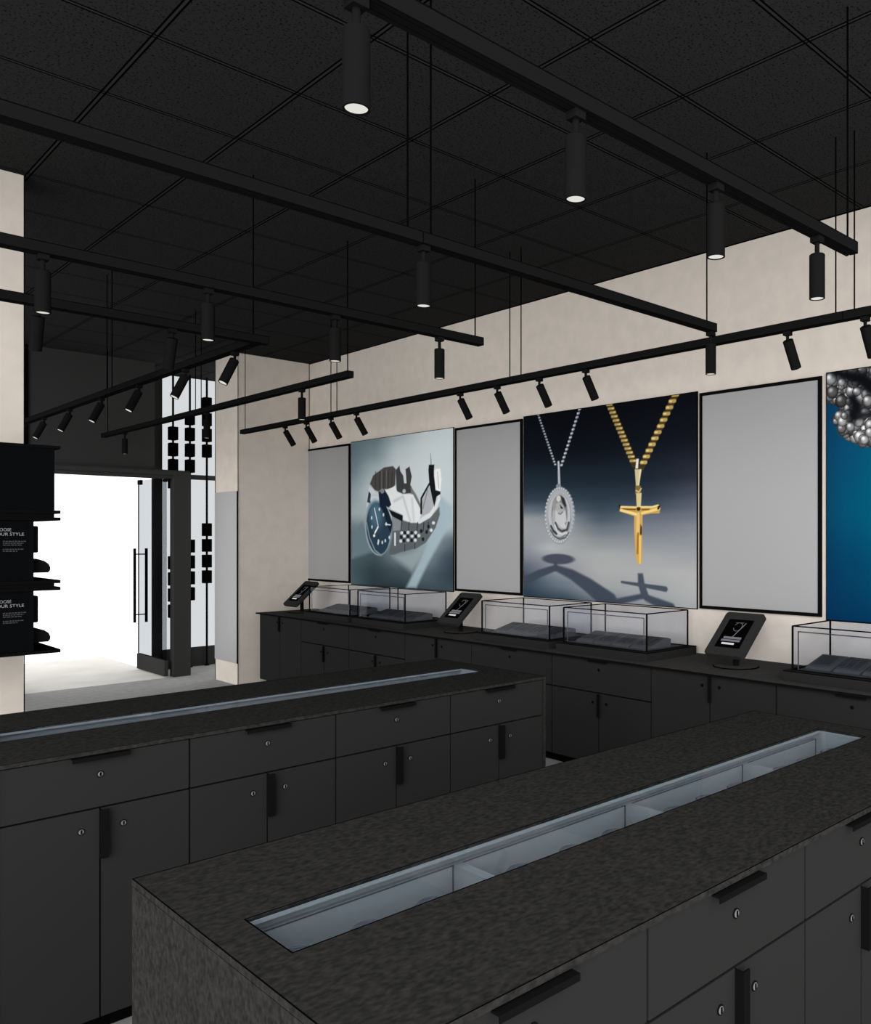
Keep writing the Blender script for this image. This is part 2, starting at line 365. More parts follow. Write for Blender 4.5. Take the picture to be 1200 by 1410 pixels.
def draw(ops, X, Y, img):
    rnd = random.Random(4)
    for op in ops:
        k = op[0]
        if k == 'p': blend(img, poly_sd(X, Y, op[3]), op[2], op[1])
        elif k == 'l':
            _, rgb, blur, w0, w1, pts = op; n = len(pts)-1; sd = np.full(X.shape, 1e9)
            for i in range(n):
                d, t = seg_dist(X, Y, pts[i], pts[i+1])
                w = w0 + (w1-w0)*(i+t)/n
                sd = np.minimum(sd, d-w/2)
            blend(img, sd, blur, rgb)
        elif k in ('e', 'el2'):
            _, rgb, blur, c, rx, ry, rot = op
            ca, sa = math.cos(rot), math.sin(rot); x = X-c[0]; y = Y-c[1]
            a = x*ca + y*sa; b = -x*sa + y*ca
            q = np.sqrt((a/rx)**2 + (b/ry)**2)
            blend(img, (q-1)*min(rx, ry), blur, rgb)
        elif k == 'beads':
            _, rgb, c, rx, ry, n, r = op
            for i in range(n):
                t = 2*PI*i/n; x, y = c[0]+rx*math.cos(t)*.95, c[1]+ry*math.sin(t)*.95
                blend(img, np.hypot(X-x, Y-y)-r*.75, 0.006, rgb)
                blend(img, np.hypot(X-x+.2*r, Y-y-.2*r)-r*.28, 0.005, (222, 224, 226))
                x, y = c[0]+rx*math.cos(t+.08)*.84, c[1]+ry*math.sin(t+.08)*.84
                blend(img, np.hypot(X-x, Y-y)-r*.3, 0.005, (84, 90, 96))
        elif k == 'c':
            _, rgb, w, step, p, q = op
            dx, dy = q[0]-p[0], q[1]-p[1]; L = math.hypot(dx, dy); tx, ty = dx/L, dy/L
            dark = tuple(v*.34 for v in rgb); hi = tuple(min(245, v*1.3+14) for v in rgb)
            d, t = seg_dist(X, Y, p, q); blend(img, d-w*.5, 0.006, dark)
            n = int(L/step); s = 1 if dx > 0 else -1
            for i in range(n+1):
                f = i*step; cx, cy = p[0]+tx*f, p[1]+ty*f
                # each link lies aslant across the chain
                ax, ay = (tx*.45-ty*.8*s), (ty*.45+tx*.8*s); h = w*.42
                a, b = (cx-ax*h, cy-ay*h), (cx+ax*h, cy+ay*h)
                dd, _t = seg_dist(X, Y, a, b); blend(img, dd-step*.27, 0.005, rgb)
                m = (cx+ax*h*.35, cy+ay*h*.35); dd, _t = seg_dist(X, Y, m, b); blend(img, dd-step*.1, 0.005, hi)
        elif k == 'pearls':
            sd = poly_sd(X, Y, op[1]); blend(img, sd, 0.01, (60, 62, 64))
            x0, x1 = min(p[0] for p in op[1]), max(p[0] for p in op[1]); y0, y1 = min(p[1] for p in op[1]), max(p[1] for p in op[1])
            pts = []
            for _ in range(1500):
                x, y = rnd.uniform(x0, min(x1, 1.0)), rnd.uniform(y0, y1)
                if poly_sd(np.array([x]), np.array([y]), op[1])[0] > -0.012: continue
                pts.append((x, y, rnd.uniform(.022, .042), rnd.uniform(70, 175)))
            spheres(img, X, Y, pts, rnd)

def picture(name, parent, Yl, zb, W, H, nx, ny, bg, ops, front, gain):
    b = 0.006; xs = np.linspace(b, W-b, nx); ys = np.linspace(b, H-b, ny)
    X, Y = np.meshgrid(xs, ys)
    img = grid_bg(*bg, X, Y, W, H); draw(ops, X, Y, img)
    s = np.clip(img, 0, 255)/255.0
    l = np.where(s <= 0.04045, s/12.92, ((s+0.055)/1.055)**2.4) * gain
    co = np.stack([np.full(X.shape, front), Yl-X, zb+Y], -1).reshape(-1, 3)
    idx = np.arange(nx*ny).reshape(ny, nx)
    q = np.stack([idx[:-1, :-1], idx[:-1, 1:], idx[1:, 1:], idx[1:, :-1]], -1).reshape(-1, 4)
    me = bpy.data.meshes.new(name)
    me.vertices.add(len(co)); me.vertices.foreach_set('co', co.ravel())
    me.loops.add(q.size); me.loops.foreach_set('vertex_index', q.ravel().astype(np.int32))
    me.polygons.add(len(q)); me.polygons.foreach_set('loop_start', (np.arange(len(q))*4).astype(np.int32))
    at = me.color_attributes.new('ink', 'FLOAT_COLOR', 'POINT')
    rgba = np.ones((len(co), 4), np.float32); rgba[:, :3] = np.clip(l.reshape(-1, 3), 0, 0.95)
    at.data.foreach_set('color', rgba.ravel())
    me.update(calc_edges=True); me.validate()
    o = bpy.data.objects.new(name, me); C.objects.link(o); o.parent = parent
    me.materials.append(PRINT)
    return o
# ------------------------------------------------------------------ light and view
w = bpy.data.worlds.new('daylight'); bpy.context.scene.world = w; w.use_nodes = True
w.node_tree.nodes['Background'].inputs['Color'].default_value = (1.0, 0.995, 0.985, 1)
w.node_tree.nodes['Background'].inputs['Strength'].default_value = SKY
# broad soft sun added behind the viewer to light the walls evenly
sd = bpy.data.lights.new('fill_sun', 'SUN'); sd.energy = SUN; sd.angle = math.radians(50); sd.color = (1.0, 0.99, 0.978)
so = bpy.data.objects.new('fill_sun', sd); C.objects.link(so); so.location = (-3, -3, 3)
so.rotation_euler = Vector((math.cos(0.71), math.sin(0.71), -0.15)).to_track_quat('-Z', 'Y').to_euler()
vs = bpy.context.scene.view_settings
bpy.context.scene.display_settings.display_device = 'sRGB'
vs.view_transform = 'Standard'; vs.look = 'None'; vs.exposure = 0.0; vs.gamma = 1.0; vs.use_curve_mapping = False

cd = bpy.data.cameras.new('camera'); bpy.context.scene.cycles.transparent_max_bounces = 40
cam = bpy.data.objects.new('camera', cd); C.objects.link(cam)
cam.location = (0, 0, EYE); cam.rotation_euler = (PI/2, 0, 0.7713 - PI/2)
cd.sensor_fit = 'AUTO'; cd.sensor_width = 36.0; cd.lens = 1168.45*36.0/1410.0
cd.shift_x = -(786.23-600.0)/1410.0; cd.shift_y = (738.98-705.0)/1410.0
cd.clip_start = 0.05; cd.clip_end = 200
bpy.context.scene.camera = cam

# ------------------------------------------------------------------ materials
CREAM = noisy('cream_plaster', (172, 165, 157), (178, 170, 162), K_WALL, 9.0, detail=6.0)
CEIL = ceiling_mat()
FLOOR = noisy('grey_floor', (112, 112, 112), (120, 120, 120), K_FLOOR, 14.0)
PAVE = noisy('pale_paving', (216, 214, 208), (226, 224, 219), K_PAVE, 2.5)
BULK = plain('charcoal_wall', (35, 35, 35), K_BULK)
BLACK = plain('black_metal', (27, 27, 27), K_DARK)
INK = plain('black_line', (6, 6, 6), 1.0)
FRAME = plain('black_frame', (20, 19, 19), K_DARK)
CAB = plain('charcoal_laminate', (42, 42, 42), K_CAB)
VOID = plain('cabinet_inside', (9, 9, 9), 1.0)
PULL = plain('black_pull', (22, 22, 22), K_DARK)
TOP = noisy('black_counter', (42, 42, 42), (48, 47, 46), K_COUNTER, 30.0)
GRANITE = noisy('dark_granite', (36, 36, 36), (57, 56, 55), K_TOP, 105.0, stretch=(0.6, 1.0, 0.8), detail=6.0, lo=0.33, hi=0.74)
SILVER = plain('brushed_silver', (112, 113, 115), 0.85, 0.5, 0.1)
MIRROR = plain('grey_mirror', (155, 155, 156), K_MIRROR, 0.35, 0.25)
TRAY = plain('white_tray', (205, 210, 214), K_TRAY, 0.7)
PAD = plain('grey_velvet', (92, 94, 98), K_PAD, 0.9)
PADD = plain('dark_grey_velvet', (70, 72, 76), K_PAD, 0.9)
SHELF = plain('black_display', (17, 17, 18), K_DARK)
SIGN = plain('black_sign', (14, 15, 17), K_DARK)
LETTER = plain('pale_lettering', (150, 150, 150), 0.75)
LETTERD = plain('grey_lettering', (62, 62, 64), 0.9)
CLEAR = glassy('case_glass', (0.945, 0.956, 0.975), 0.015)
EDGE = glassy('tinted_pane', (0.86, 0.89, 0.91), 0.03)
STOREGLASS = glassy('store_glass', tuple(math.sqrt(v/SKY) for v in (0.665, 0.69, 0.72)), 0.0)
DOORGLASS = glassy('door_glass', tuple(math.sqrt(v/SKY) for v in (0.66, 0.69, 0.73)), 0.0)
LENS = glow('lamp_lens', (226, 225, 217), 1.0)
TABLET = plain('charcoal_plastic', (42, 42, 42), 1.1)
SCREEN = plain('black_screen', (5, 5, 6), 1.0, 0.5)
BUTTON = glow('lit_button', (214, 214, 214), 1.0)
GREYUI = glow('lit_grey', (112, 112, 118), 1.0)
CRYSTAL, _nt, _b = base_mat('crystal', (118, 120, 132), 0.62, 0.15, 0.5)
PRINT, _nt, _b = base_mat('poster_print', (128, 128, 128), 1.0, 0.9)
_a = node(_nt, 'ShaderNodeAttribute'); _a.attribute_name = 'ink'; _nt.links.new(_a.outputs['Color'], _b.inputs['Base Color'])

# ------------------------------------------------------------------ the room
XW, ZC = 4.886, 3.579
struct('floor', MB().box(-1.6, 4.95, -0.6, 10.0, -0.08, 0).box(3.775, 4.95, 10.0, 10.76, -0.08, 0), FLOOR, 'grey shop floor')
struct('ground', MB().box(-0.5, 3.772, 10.003, 12.4, -0.10, -0.002), PAVE, 'pale paving outside the open shop door')
struct('ceiling', MB().prism([(-1.3, 3.6), (-0.3, 3.0), (3.4, -0.8), (4.95, -0.8), (4.95, 10.8), (-1.3, 10.8)], 'z', ZC, ZC+0.06), CEIL, 'black acoustic tile ceiling')
struct('wall_right', MB().box(XW, XW+0.12, 0.2, 8.93, 0, ZC-0.001), CREAM, 'cream plaster wall hung with posters and mirrors')
struct('wall_back', MB().box(4.05, XW+0.12, 8.931, 9.50, 0, ZC-0.001), CREAM, 'cream plaster wall end at the back corner')
struct('wall_left', MB().box(0.25, 1.243, 5.39, 5.66, 0, ZC-0.001), CREAM, 'cream plaster wall end behind the black display')
struct('wall_entrance', MB().box(1.0, 3.62, 10.12, 10.74, 2.362, ZC-0.001).box(1.0, 2.14, 10.12, 10.30, 0, 2.362), BULK, 'charcoal bulkhead over the shop door')
# thin black lines where planes meet
struct('trim_1', MB().box(XW-0.006, XW, 8.924, 8.9305, 0.8, ZC-0.002).box(XW-0.006, XW-0.0002, 0.2, 8.924, ZC-0.008, ZC-0.001), INK, 'dark outline strip around the cream wall')
struct('trim_2', MB().box(4.045, 4.0495, 8.926, 8.9305, 0, ZC-0.002).box(4.046, 4.052, 9.4995, 9.508, 0, ZC-0.002), INK, 'dark corner line of the back wall end')
struct('trim_3', MB().box(2.325, 2.37, 10.10, 10.1195, 2.362, ZC-0.002).box(1.2435, 1.2475, 5.384, 5.39, 0, ZC-0.002), INK, 'dark edge line of the left wall')
# door portal: header in two steps and the right jamb
struct('trim_4', MB().box(1.0, 3.965, 10.02, 10.118, 2.262, 2.361).box(1.0, 3.965, 9.985, 10.0195, 2.30, 2.345)
       .box(3.777, 3.965, 9.975, 10.0195, 0, 2.2995).box(3.777, 3.965, 10.02, 10.09, 0, 2.2615).box(2.14, 2.29, 9.985, 10.09, 0, 2.2615), BULK, 'charcoal frame around the shop doorway')

# storefront window with transom, mullion and rail
win = struct('window_1', MB().box(3.805, 3.90, 10.66, 10.74, 0, ZC-0.002).box(3.90, 4.88, 10.66, 10.74, 2.31, 2.365)
             .box(3.90, 4.88, 10.64, 10.75, 0.0, 0.225), BULK, 'black framed shop window beside the door')
MB().box(3.9005, 4.88, 10.697, 10.703, 0.2255, 2.3095).build('glass_pane', STOREGLASS, win)
MB().box(3.9005, 4.88, 10.697, 10.703, 2.3655, ZC-0.001).build('glass_pane', STOREGLASS, win)

# open glass door leaf
door = struct('door_1', MB().box(3.691, 3.731, 10.022, 10.895, 0.012, 0.193), BULK, 'open glass shop door with black bottom rail')
MB().box(3.706, 3.716, 10.022, 10.894, 0.1935, 2.275).build('glass_pane', DOORGLASS, door)
MB().box(3.697, 3.725, 10.80, 10.897, 2.225, 2.282).build('patch_fitting', BLACK, door)
MB().box(3.697, 3.725, 10.02, 10.10, 2.225, 2.258).build('patch_fitting', BLACK, door)
MB().box(3.7045, 3.7175, 10.8945, 10.9, 0.194, 2.224).build('edge_strip', BLACK, door)
hb = MB()
for x in (3.645, 3.777): hb.cyl(x, 10.83, 0.57, 1.46, 0.0165, 14)
for z in (0.665, 1.39):
    hb.lathe([(0, -0.066), (0.007, -0.066), (0.007, 0.066), (0, 0.066)], 10, Matrix.Translation((3.711, 10.83, z)) @ Matrix.Rotation(PI/2, 4, 'Y'))
hb.build('door_handle', BLACK, door)

# hanging strings of black blocks in the window
for i, (x, zlow) in enumerate(((4.003, (2.183, 0.62)), (4.203, (2.384, 0.82)), (4.41, (2.584, 1.022)))):
    t = thing('block_hanging', 'black rod strung with black blocks in the shop window, %s the door' % ('nearest to', 'second from', 'farthest from')[i],
              'window display', (x, 10.60, 0), group='block strings in the shop window')
    MB().cyl(0, 0, 0.012, ZC-0.003, 0.0125, 12).build('rod', BLACK, t)
    MB().cyl(0, 0, 0.0, 0.011, 0.03, 16).build('foot', BLACK, t)
    for z0 in zlow:
        for k in range(4): MB().box(-0.047, 0.047, -0.047, 0.047, z0+0.195*k, z0+0.195*k+0.160).build('block', INK, t, bevel=0.006)

# ------------------------------------------------------------------ posters and mirrors on the right wall
FR = 4.874                                            # front plane of everything hung on the wall
def poster(label, Yl, zb, W, H):
    o = MB().box(FR+0.001, XW-0.0005, Yl-W, Yl, zb, zb+H).build('wall_poster', INK)
    return tag(o, label, 'poster', 'posters on the cream wall')
def mirror(label, Yl, Yr, z0, z1):
    b = 0.022
    t = thing('wall_mirror', label, 'mirror', (FR, (Yl+Yr)/2, z0), group='grey mirror panels in black frames')
    w2 = (Yl-Yr)/2; h = z1-z0
    MB().box(-0.006, 0.0115, -w2, w2, 0, b).box(-0.006, 0.0115, -w2, w2, h-b, h).box(-0.006, 0.0115, -w2, -w2+b, b, h-b).box(-0.006, 0.0115, w2-b, w2, b, h-b).build('frame', FRAME, t)
    MB().box(0.0, 0.011, -w2+b, w2-b, b, h-b).build('mirror_glass', MIRROR, t)
    return t
mirror('grey mirror panel between the back corner and the watch poster', 8.955, 8.043, 1.10, 2.60)
mirror('grey mirror panel between the watch poster and the necklace poster', 6.226, 5.312, 1.10, 2.60)
mirror('widest looking grey mirror panel, right of the gold cross poster', 3.481, 2.561, 1.10, 2.60)
t = thing('wall_mirror', 'narrow grey mirror panel on the wall end beside the shop window', 'mirror', (4.05, 9.22, 0.235))
MB().box(-0.012, -0.0005, -0.284, 0.275, 0, 1.855).build('mirror_glass', plain('end_mirror', (160, 160, 162), K_MIRROR*0.95, 0.35, 0.25), t)
MB().box(-0.014, -0.0005, -0.296, -0.285, 0, 1.855).build('frame', FRAME, t)

BG3 = ([0, .25, .5, .75, 1], [0, .08, .16, .24, .31, .37, .43, .48, .54, .62, .8, 1],
 [[(45,62,76),(60,76,90),(112,122,132),(146,153,158),(164,167,169)],
  [(58,74,90),(108,120,132),(160,163,165),(158,163,166),(170,171,172)],
  [(92,102,118),(146,150,156),(169,170,171),(168,169,170),(170,171,171)],
  [(136,141,149),(160,163,166),(166,168,169),(160,162,164),(152,155,159)],
  [(150,154,160),(162,165,167),(140,144,148),(137,142,148),(138,142,149)],
  [(156,159,164),(154,158,161),(108,116,126),(117,124,134),(127,132,140)],
  [(152,156,160),(138,144,150),(74,86,98),(98,106,118),(104,111,123)],
  [(100,112,122),(76,90,102),(56,70,83),(62,74,88),(86,92,105)],
  [(50,64,78),(48,62,74),(44,56,68),(44,55,67),(64,70,84)],
  [(34,48,60),(32,43,53),(30,40,50),(30,39,49),(40,45,56)],
  [(18,22,29),(16,19,27),(16,19,27),(17,21,29),(20,22,31)],
  [(14,17,22),(13,15,20),(14,15,20),(14,16,22),(15,16,23)]])
BG1 = ([0, .25, .5, .75, 1], [0, .1, .2, .3, .4, .5, .65, .8, .9, 1],
 [[(74,94,97),(46,60,66),(45,58,64),(62,76,84),(58,72,80)],
  [(66,84,90),(48,62,69),(64,78,85),(78,92,100),(48,60,71)],
  [(70,88,94),(62,78,84),(104,118,124),(112,126,133),(52,64,76)],
  [(86,103,108),(92,108,113),(118,131,137),(150,162,167),(84,97,106)],
  [(104,120,125),(120,134,138),(140,150,155),(168,179,183),(160,172,177)],
  [(150,163,166),(160,171,174),(180,188,190),(182,192,196),(174,185,189)],
  [(134,150,155),(178,187,190),(190,197,199),(190,199,202),(180,191,195)],
  [(104,122,130),(152,166,171),(188,196,199),(190,199,202),(184,194,197)],
  [(96,114,122),(118,136,143),(178,189,192),(190,199,202),(186,197,200)],
  [(95,112,120),(104,122,129),(154,169,174),(188,198,201),(188,199,202)]])
BG5 = ([0, .08, .2, .5, 1], [0, .2, .45, .7, 1],
 [[(8,46,80),(6,50,84),(5,54,88),(6,56,90),(8,48,84)],
  [(8,50,84),(6,58,90),(4,66,96),(4,72,100),(6,56,92)],
  [(10,62,92),(5,74,104),(3,84,110),(3,88,112),(6,64,98)],
  [(12,60,92),(10,70,104),(5,82,110),(4,86,110),(6,64,98)],
  [(14,52,86),(12,60,94),(10,66,100),(8,66,100),(10,54,90)]])
p = poster('poster of a steel wristwatch with a dark blue dial', 8.022, 1.088, 1.770, 1.526)
picture('picture', p, 8.022, 1.088, 1.770, 1.526, 370, 320, BG1, WATCH_PRINT, FR, 1.3)
p = poster('poster of a silver oval pendant and a gold cross on chains', 5.298, 1.092, 1.795, 1.526)
picture('picture', p, 5.298, 1.092, 1.795, 1.526, 470, 400, BG3, NECKLACE_PRINT, FR, 0.98)
p = poster('blue poster of clustered pearls at the right edge', 2.531, 1.082, 1.770, 1.535)
picture('picture', p, 2.531, 1.082, 1.770, 1.535, 400, 346, BG5, PEARL_PRINT, FR, 0.95)

# ------------------------------------------------------------------ cabinet units
def lock_mb(x, z, r=0.0105):
    M = Matrix.Translation((x, 0, z)) @ Matrix.Rotation(PI/2, 4, 'X')
    return M
def add_lock(x, z, parent, bright):
    M = lock_mb(x, z)
    o = MB().lathe([(0, 0), (0.0105, 0), (0.0105, 0.0022), (0.0078, 0.0028), (0, 0.0028)], 20, M).build('lock', PULL, parent)
    if bright: MB().lathe([(0, 0.003), (0.0078, 0.003), (0.0072, 0.0036), (0, 0.0036)], 20, M).build('cylinder', SILVER, o)
    MB().box(x-0.0022, x+0.0026, -0.0048, -0.0037, z-0.006, z+0.006).build('keyhole', INK, o)
    return o
def unit(w, top, drawer_h, depth, bright, label, cat_loc, rot, group, tray=None, zb=0.075, gap=0.006):
    """cabinet unit, front plane at local y = 0 facing -y; local x runs along its width"""
    t = thing('cabinet_unit', label, 'cabinet', cat_loc, (0, 0, rot), group)
    b = MB()
    if tray:
        y0, y1, zt = tray
        b.box(0.001, w-0.001, 0.0195, depth, zb, zt).box(0.001, w-0.001, 0.0195, y0, zt, top).box(0.001, w-0.001, y1, depth, zt, top)
    else: b.box(0.001, w-0.001, 0.0195, depth, zb, top)
    b.box(0.001, w-0.001, 0.075, depth-0.002, 0.0, zb)
    b.build('carcass', VOID, t)
    g = gap/2; ztop = top-0.004
    zd = ztop
    if drawer_h:
        zd = top-drawer_h
        d = MB().box(g, w-g, 0.0, 0.019, zd+g, ztop).build('drawer', CAB, t)
        MB().box(w/2-0.084, w/2+0.084, -0.021, -0.0003, ztop-0.003, ztop+0.0005).box(w/2-0.084, w/2+0.084, -0.021, -0.018, ztop-0.012, ztop-0.003).build('edge_pull', PULL, d)
        add_lock(w/2, top-0.066, d, bright)
        zd -= g
    m = w/2
    dl = MB().box(g, m-g, 0, 0.019, zb, zd).build('door', CAB, t)
    add_lock(m-0.055, zd-0.062, dl, bright)
    dr = MB().box(m+g, w-g, 0, 0.019, zb, zd).build('door', CAB, t)
    add_lock(m+0.068, zd-0.062, dr, bright)
    MB().box(m-0.002, m+0.0015, -0.021, 0.001, zd-0.155, zd-0.002).box(m+0.0015, m+0.020, -0.021, -0.017, zd-0.155, zd-0.002).build('edge_pull', PULL, dr)
    return t

ZI = 0.925
ISL = (('front island', 0.941, 1.787), ('middle island', 2.945, 3.790))
for nm, y0, y1 in ISL:
    for k in range(4):
        unit(0.557, ZI-0.0125, 0.172, y1-y0-0.022, True,
             'charcoal drawer and two door cabinet of the %s, %s from its left end' % (nm, ORD[k]),
             (0.612+0.5575*k, y0+0.006, 0), 0.0, 'cabinet units of the '+nm, tray=(0.318, 0.545, 0.775))
    wt = thing('worktop', 'dark granite worktop of the %s with a long glass topped recess' % nm, 'worktop', (0, 0, 0), group='granite island worktops')
    x0, x1, a0, a1, b0, b1 = 0.596, 2.857, y0, y1, 0.673, 2.749
    c0, c1 = y0+0.343, y0+0.513
    MB().box(x0, x1, a0, c0, ZI-0.0125, ZI).box(x0, x1, c1, a1, ZI-0.0125, ZI).box(x0, b0, c0, c1, ZI-0.0125, ZI).box(b1, x1, c0, c1, ZI-0.0125, ZI).build('granite_slab', GRANITE, wt)
    MB().box(x0+0.0005, x0+0.0145, a0+0.0005, a1-0.0005, 0, ZI-0.0145).build('end_panel', GRANITE, wt)
    MB().box(x1-0.0145, x1-0.0005, a0+0.0005, a1-0.0005, 0, ZI-0.0145).build('end_panel', GRANITE, wt)
    ed = MB()                                                # thin black lip around the recess
    for q in ((b0, b1, c0-0.0025, c0), (b0, b1, c1, c1+0.0025), (b0-0.0025, b0, c0-0.0025, c1+0.0025), (b1, b1+0.0025, c0-0.0025, c1+0.0025)): ed.box(*q, ZI, ZI+0.0006)
    for q in ((x0, x1, a0, a0+0.0025), (x0, x0+0.0025, a0, a1), (x1-0.0025, x1, a0, a1), (x0, x1, a1-0.0025, a1)): ed.box(*q, ZI, ZI+0.0006)
    ed.build('edge_line', INK, wt)
    MB().box(b0+0.001, b1-0.001, c0+0.001, c1-0.001, ZI-0.006, ZI-0.001).build('glass_top', EDGE, wt)
    tr = MB()                                                # pale display tray with four bays
    zt, zf = ZI-0.036, 0.785
    e0, e1, f0, f1 = b0+0.012, b1-0.012, c0-0.02, c1+0.013
    tr.box(b0-0.03, b1+0.03, f0, f1+0.02, zf-0.006, zf)
    tr.box(b0-0.03, b1+0.03, f1, f1+0.02, zf, zt).box(b0-0.03, b1+0.03, f0, f0+0.008, zf, zt)
    tr.box(b0-0.03, b0+0.0, f0+0.008, f1, zf, zt).box(b1, b1+0.03, f0+0.008, f1, zf, zt)
    for x in (1.155, 1.728, 2.292): tr.box(x-0.012, x+0.012, f0+0.008, f1, zf, zt-0.001)
    tr.box(b0-0.03, b1+0.03, f1+0.012, f1+0.020, zt, ZI-0.0135)
    tr.box(b0-0.03, b0, f0, f1+0.012, zt, ZI-0.0135).box(b1, b1+0.03, f0, f1+0.012, zt, ZI-0.0135).box(b0, b1, f0-0.004, f0+0.004, zt, ZI-0.0135)
    tr.box(b0+0.0005, b1-0.0005, c1-0.004, c1-0.0005, ZI-0.0135, ZI-0.0065).box(b1-0.004, b1-0.0005, c0+0.0005, c1-0.004, ZI-0.0135, ZI-0.0065)
    tr.box(b0+0.0005, b0+0.004, c0+0.0005, c1-0.004, ZI-0.0135, ZI-0.0065).box(b0+0.004, b1-0.004, c0+0.0005, c0+0.004, ZI-0.0135, ZI-0.0065)
    tr.build('display_tray', TRAY, wt)
    ln = MB()                                                # dark joint lines of the tray rim
    ln.box(b0, b1, f1-0.0012, f1-0.0002, zt-0.004, zt-0.001)
    for x in (1.155, 1.728, 2.292):
        ln.box(x-0.0145, x-0.0125, f1-0.003, f1-0.0002, zf, zt-0.002)
    ln.box(b1-0.003, b1-0.0005, f1-0.003, f1-0.0002, zf, zt-0.002)
    ln.build('tray_joint', plain('tray_joint', (120, 124, 128), K_TRAY), wt)

# faceted crystals on clear stems standing in the front island's tray
def crystal_mb():
    bm = MB()
    bm.lathe([(0, 0.0), (0.033, -0.012), (0.037, -0.016), (0, -0.045)], 16)
    return bm
cx = (0.718, 0.854, 0.997, 1.232, 1.39, 1.535, 1.775, 1.915, 2.066, 2.312, 2.452, 2.616)
first = None
for k, x in enumerate(cx):
    lab = 'faceted crystal in the front island recess, %s of twelve from its left end' % (ORD + ['eleventh', 'twelfth'])[k]
    if not first:
        first = thing('crystal', lab, 'crystal', (x, 1.338, 0.785), group='crystals in the front island recess')
        g = crystal_mb().build('gem', CRYSTAL, first); g.location = (0, 0, 0.116)
        MB().cyl(0, 0, 0.0, 0.075, 0.012, 14).build('stem', TRAY, first)
    else: again(first, lab, (x, 1.338, 0.785))

# wall cabinets, left to right, under one long counter
CT = 0.785; W0 = 8.758; PW = 0.896
kinds = ['doors', 'drawer', 'drawer', 'doors', 'drawer', 'drawer', 'doors', 'drawer']
names = ['tall two door cabinet at the back end of the wall counter', 'drawer cabinet under the leftmost glass case of the wall counter', 'drawer cabinet under the second glass case of the wall counter',
         'two door cabinet under the middle tablet stand of the wall counter', 'drawer cabinet under the third glass case of the wall counter', 'drawer cabinet under the fourth glass case of the wall counter',
         'two door cabinet under the nearest tablet stand of the wall counter', 'drawer cabinet under the glass case at the right edge']
for k in range(8):
    unit(PW, CT-0.0125, 0.222 if kinds[k] == 'drawer' else None, XW-4.21-0.004, False, 'charcoal '+names[k], (4.21, W0-PW*k, 0), -PI/2, 'cabinet units of the wall counter', gap=0.009)
yend = W0-PW*8-0.02
o = thing('long_counter', 'long black counter along the poster wall', 'worktop')
MB().box(4.1762, 4.1778, yend, W0+0.028, CT-0.0125, CT).build('edge_band', PULL, o)  # black band added over the slab's front edge, hiding its sunlit brightness
MB().box(4.178, XW-0.0015, yend, W0+0.028, CT-0.0125, CT).build('counter_slab', TOP, o)
MB().box(4.178, 4.182, yend, W0+0.028, CT, CT+0.0006).build('edge_line', INK, o)

# glass display cases on the counter and the pads inside them
def pad(label, loc, style, group):
    t = thing('jewelry_pad', label, 'jewelry display', loc, group=group)
    MB().prism([(0, 0), (0.255, 0), (0.255, 0.052), (0.215, 0.062), (0.02, 0.014)], 'y', -0.077, 0.077).build('wedge', PAD, t)
    # everything on the slope is set in the slope's own plane
    sl = math.atan2(0.048, 0.195); M = Matrix.Translation((0.02, 0, 0.0143)) @ Matrix.Rotation(-sl, 4, 'Y')
    if style == 0:
        r = MB().box(0.03, 0.17, -0.052, 0.052, 0.0, 0.007).build('bracelet_ramp', PADD, t, bevel=0.003); r.matrix_local = M
    else:
        for y in (-0.045, 0.0, 0.045):
            r = MB().box(0.025, 0.178, y-0.016, y+0.016, 0.0, 0.009).build('ring_bar', PADD, t, bevel=0.004); r.matrix_local = M
    return t
cases = ((7.525, 'leftmost'), (6.62, 'second'), (4.806, 'third'), (3.896, 'fourth'), (2.07, 'rightmost'))
PX0, PX1, ZP, ZG = 4.285, 4.83, 0.843, 1.086
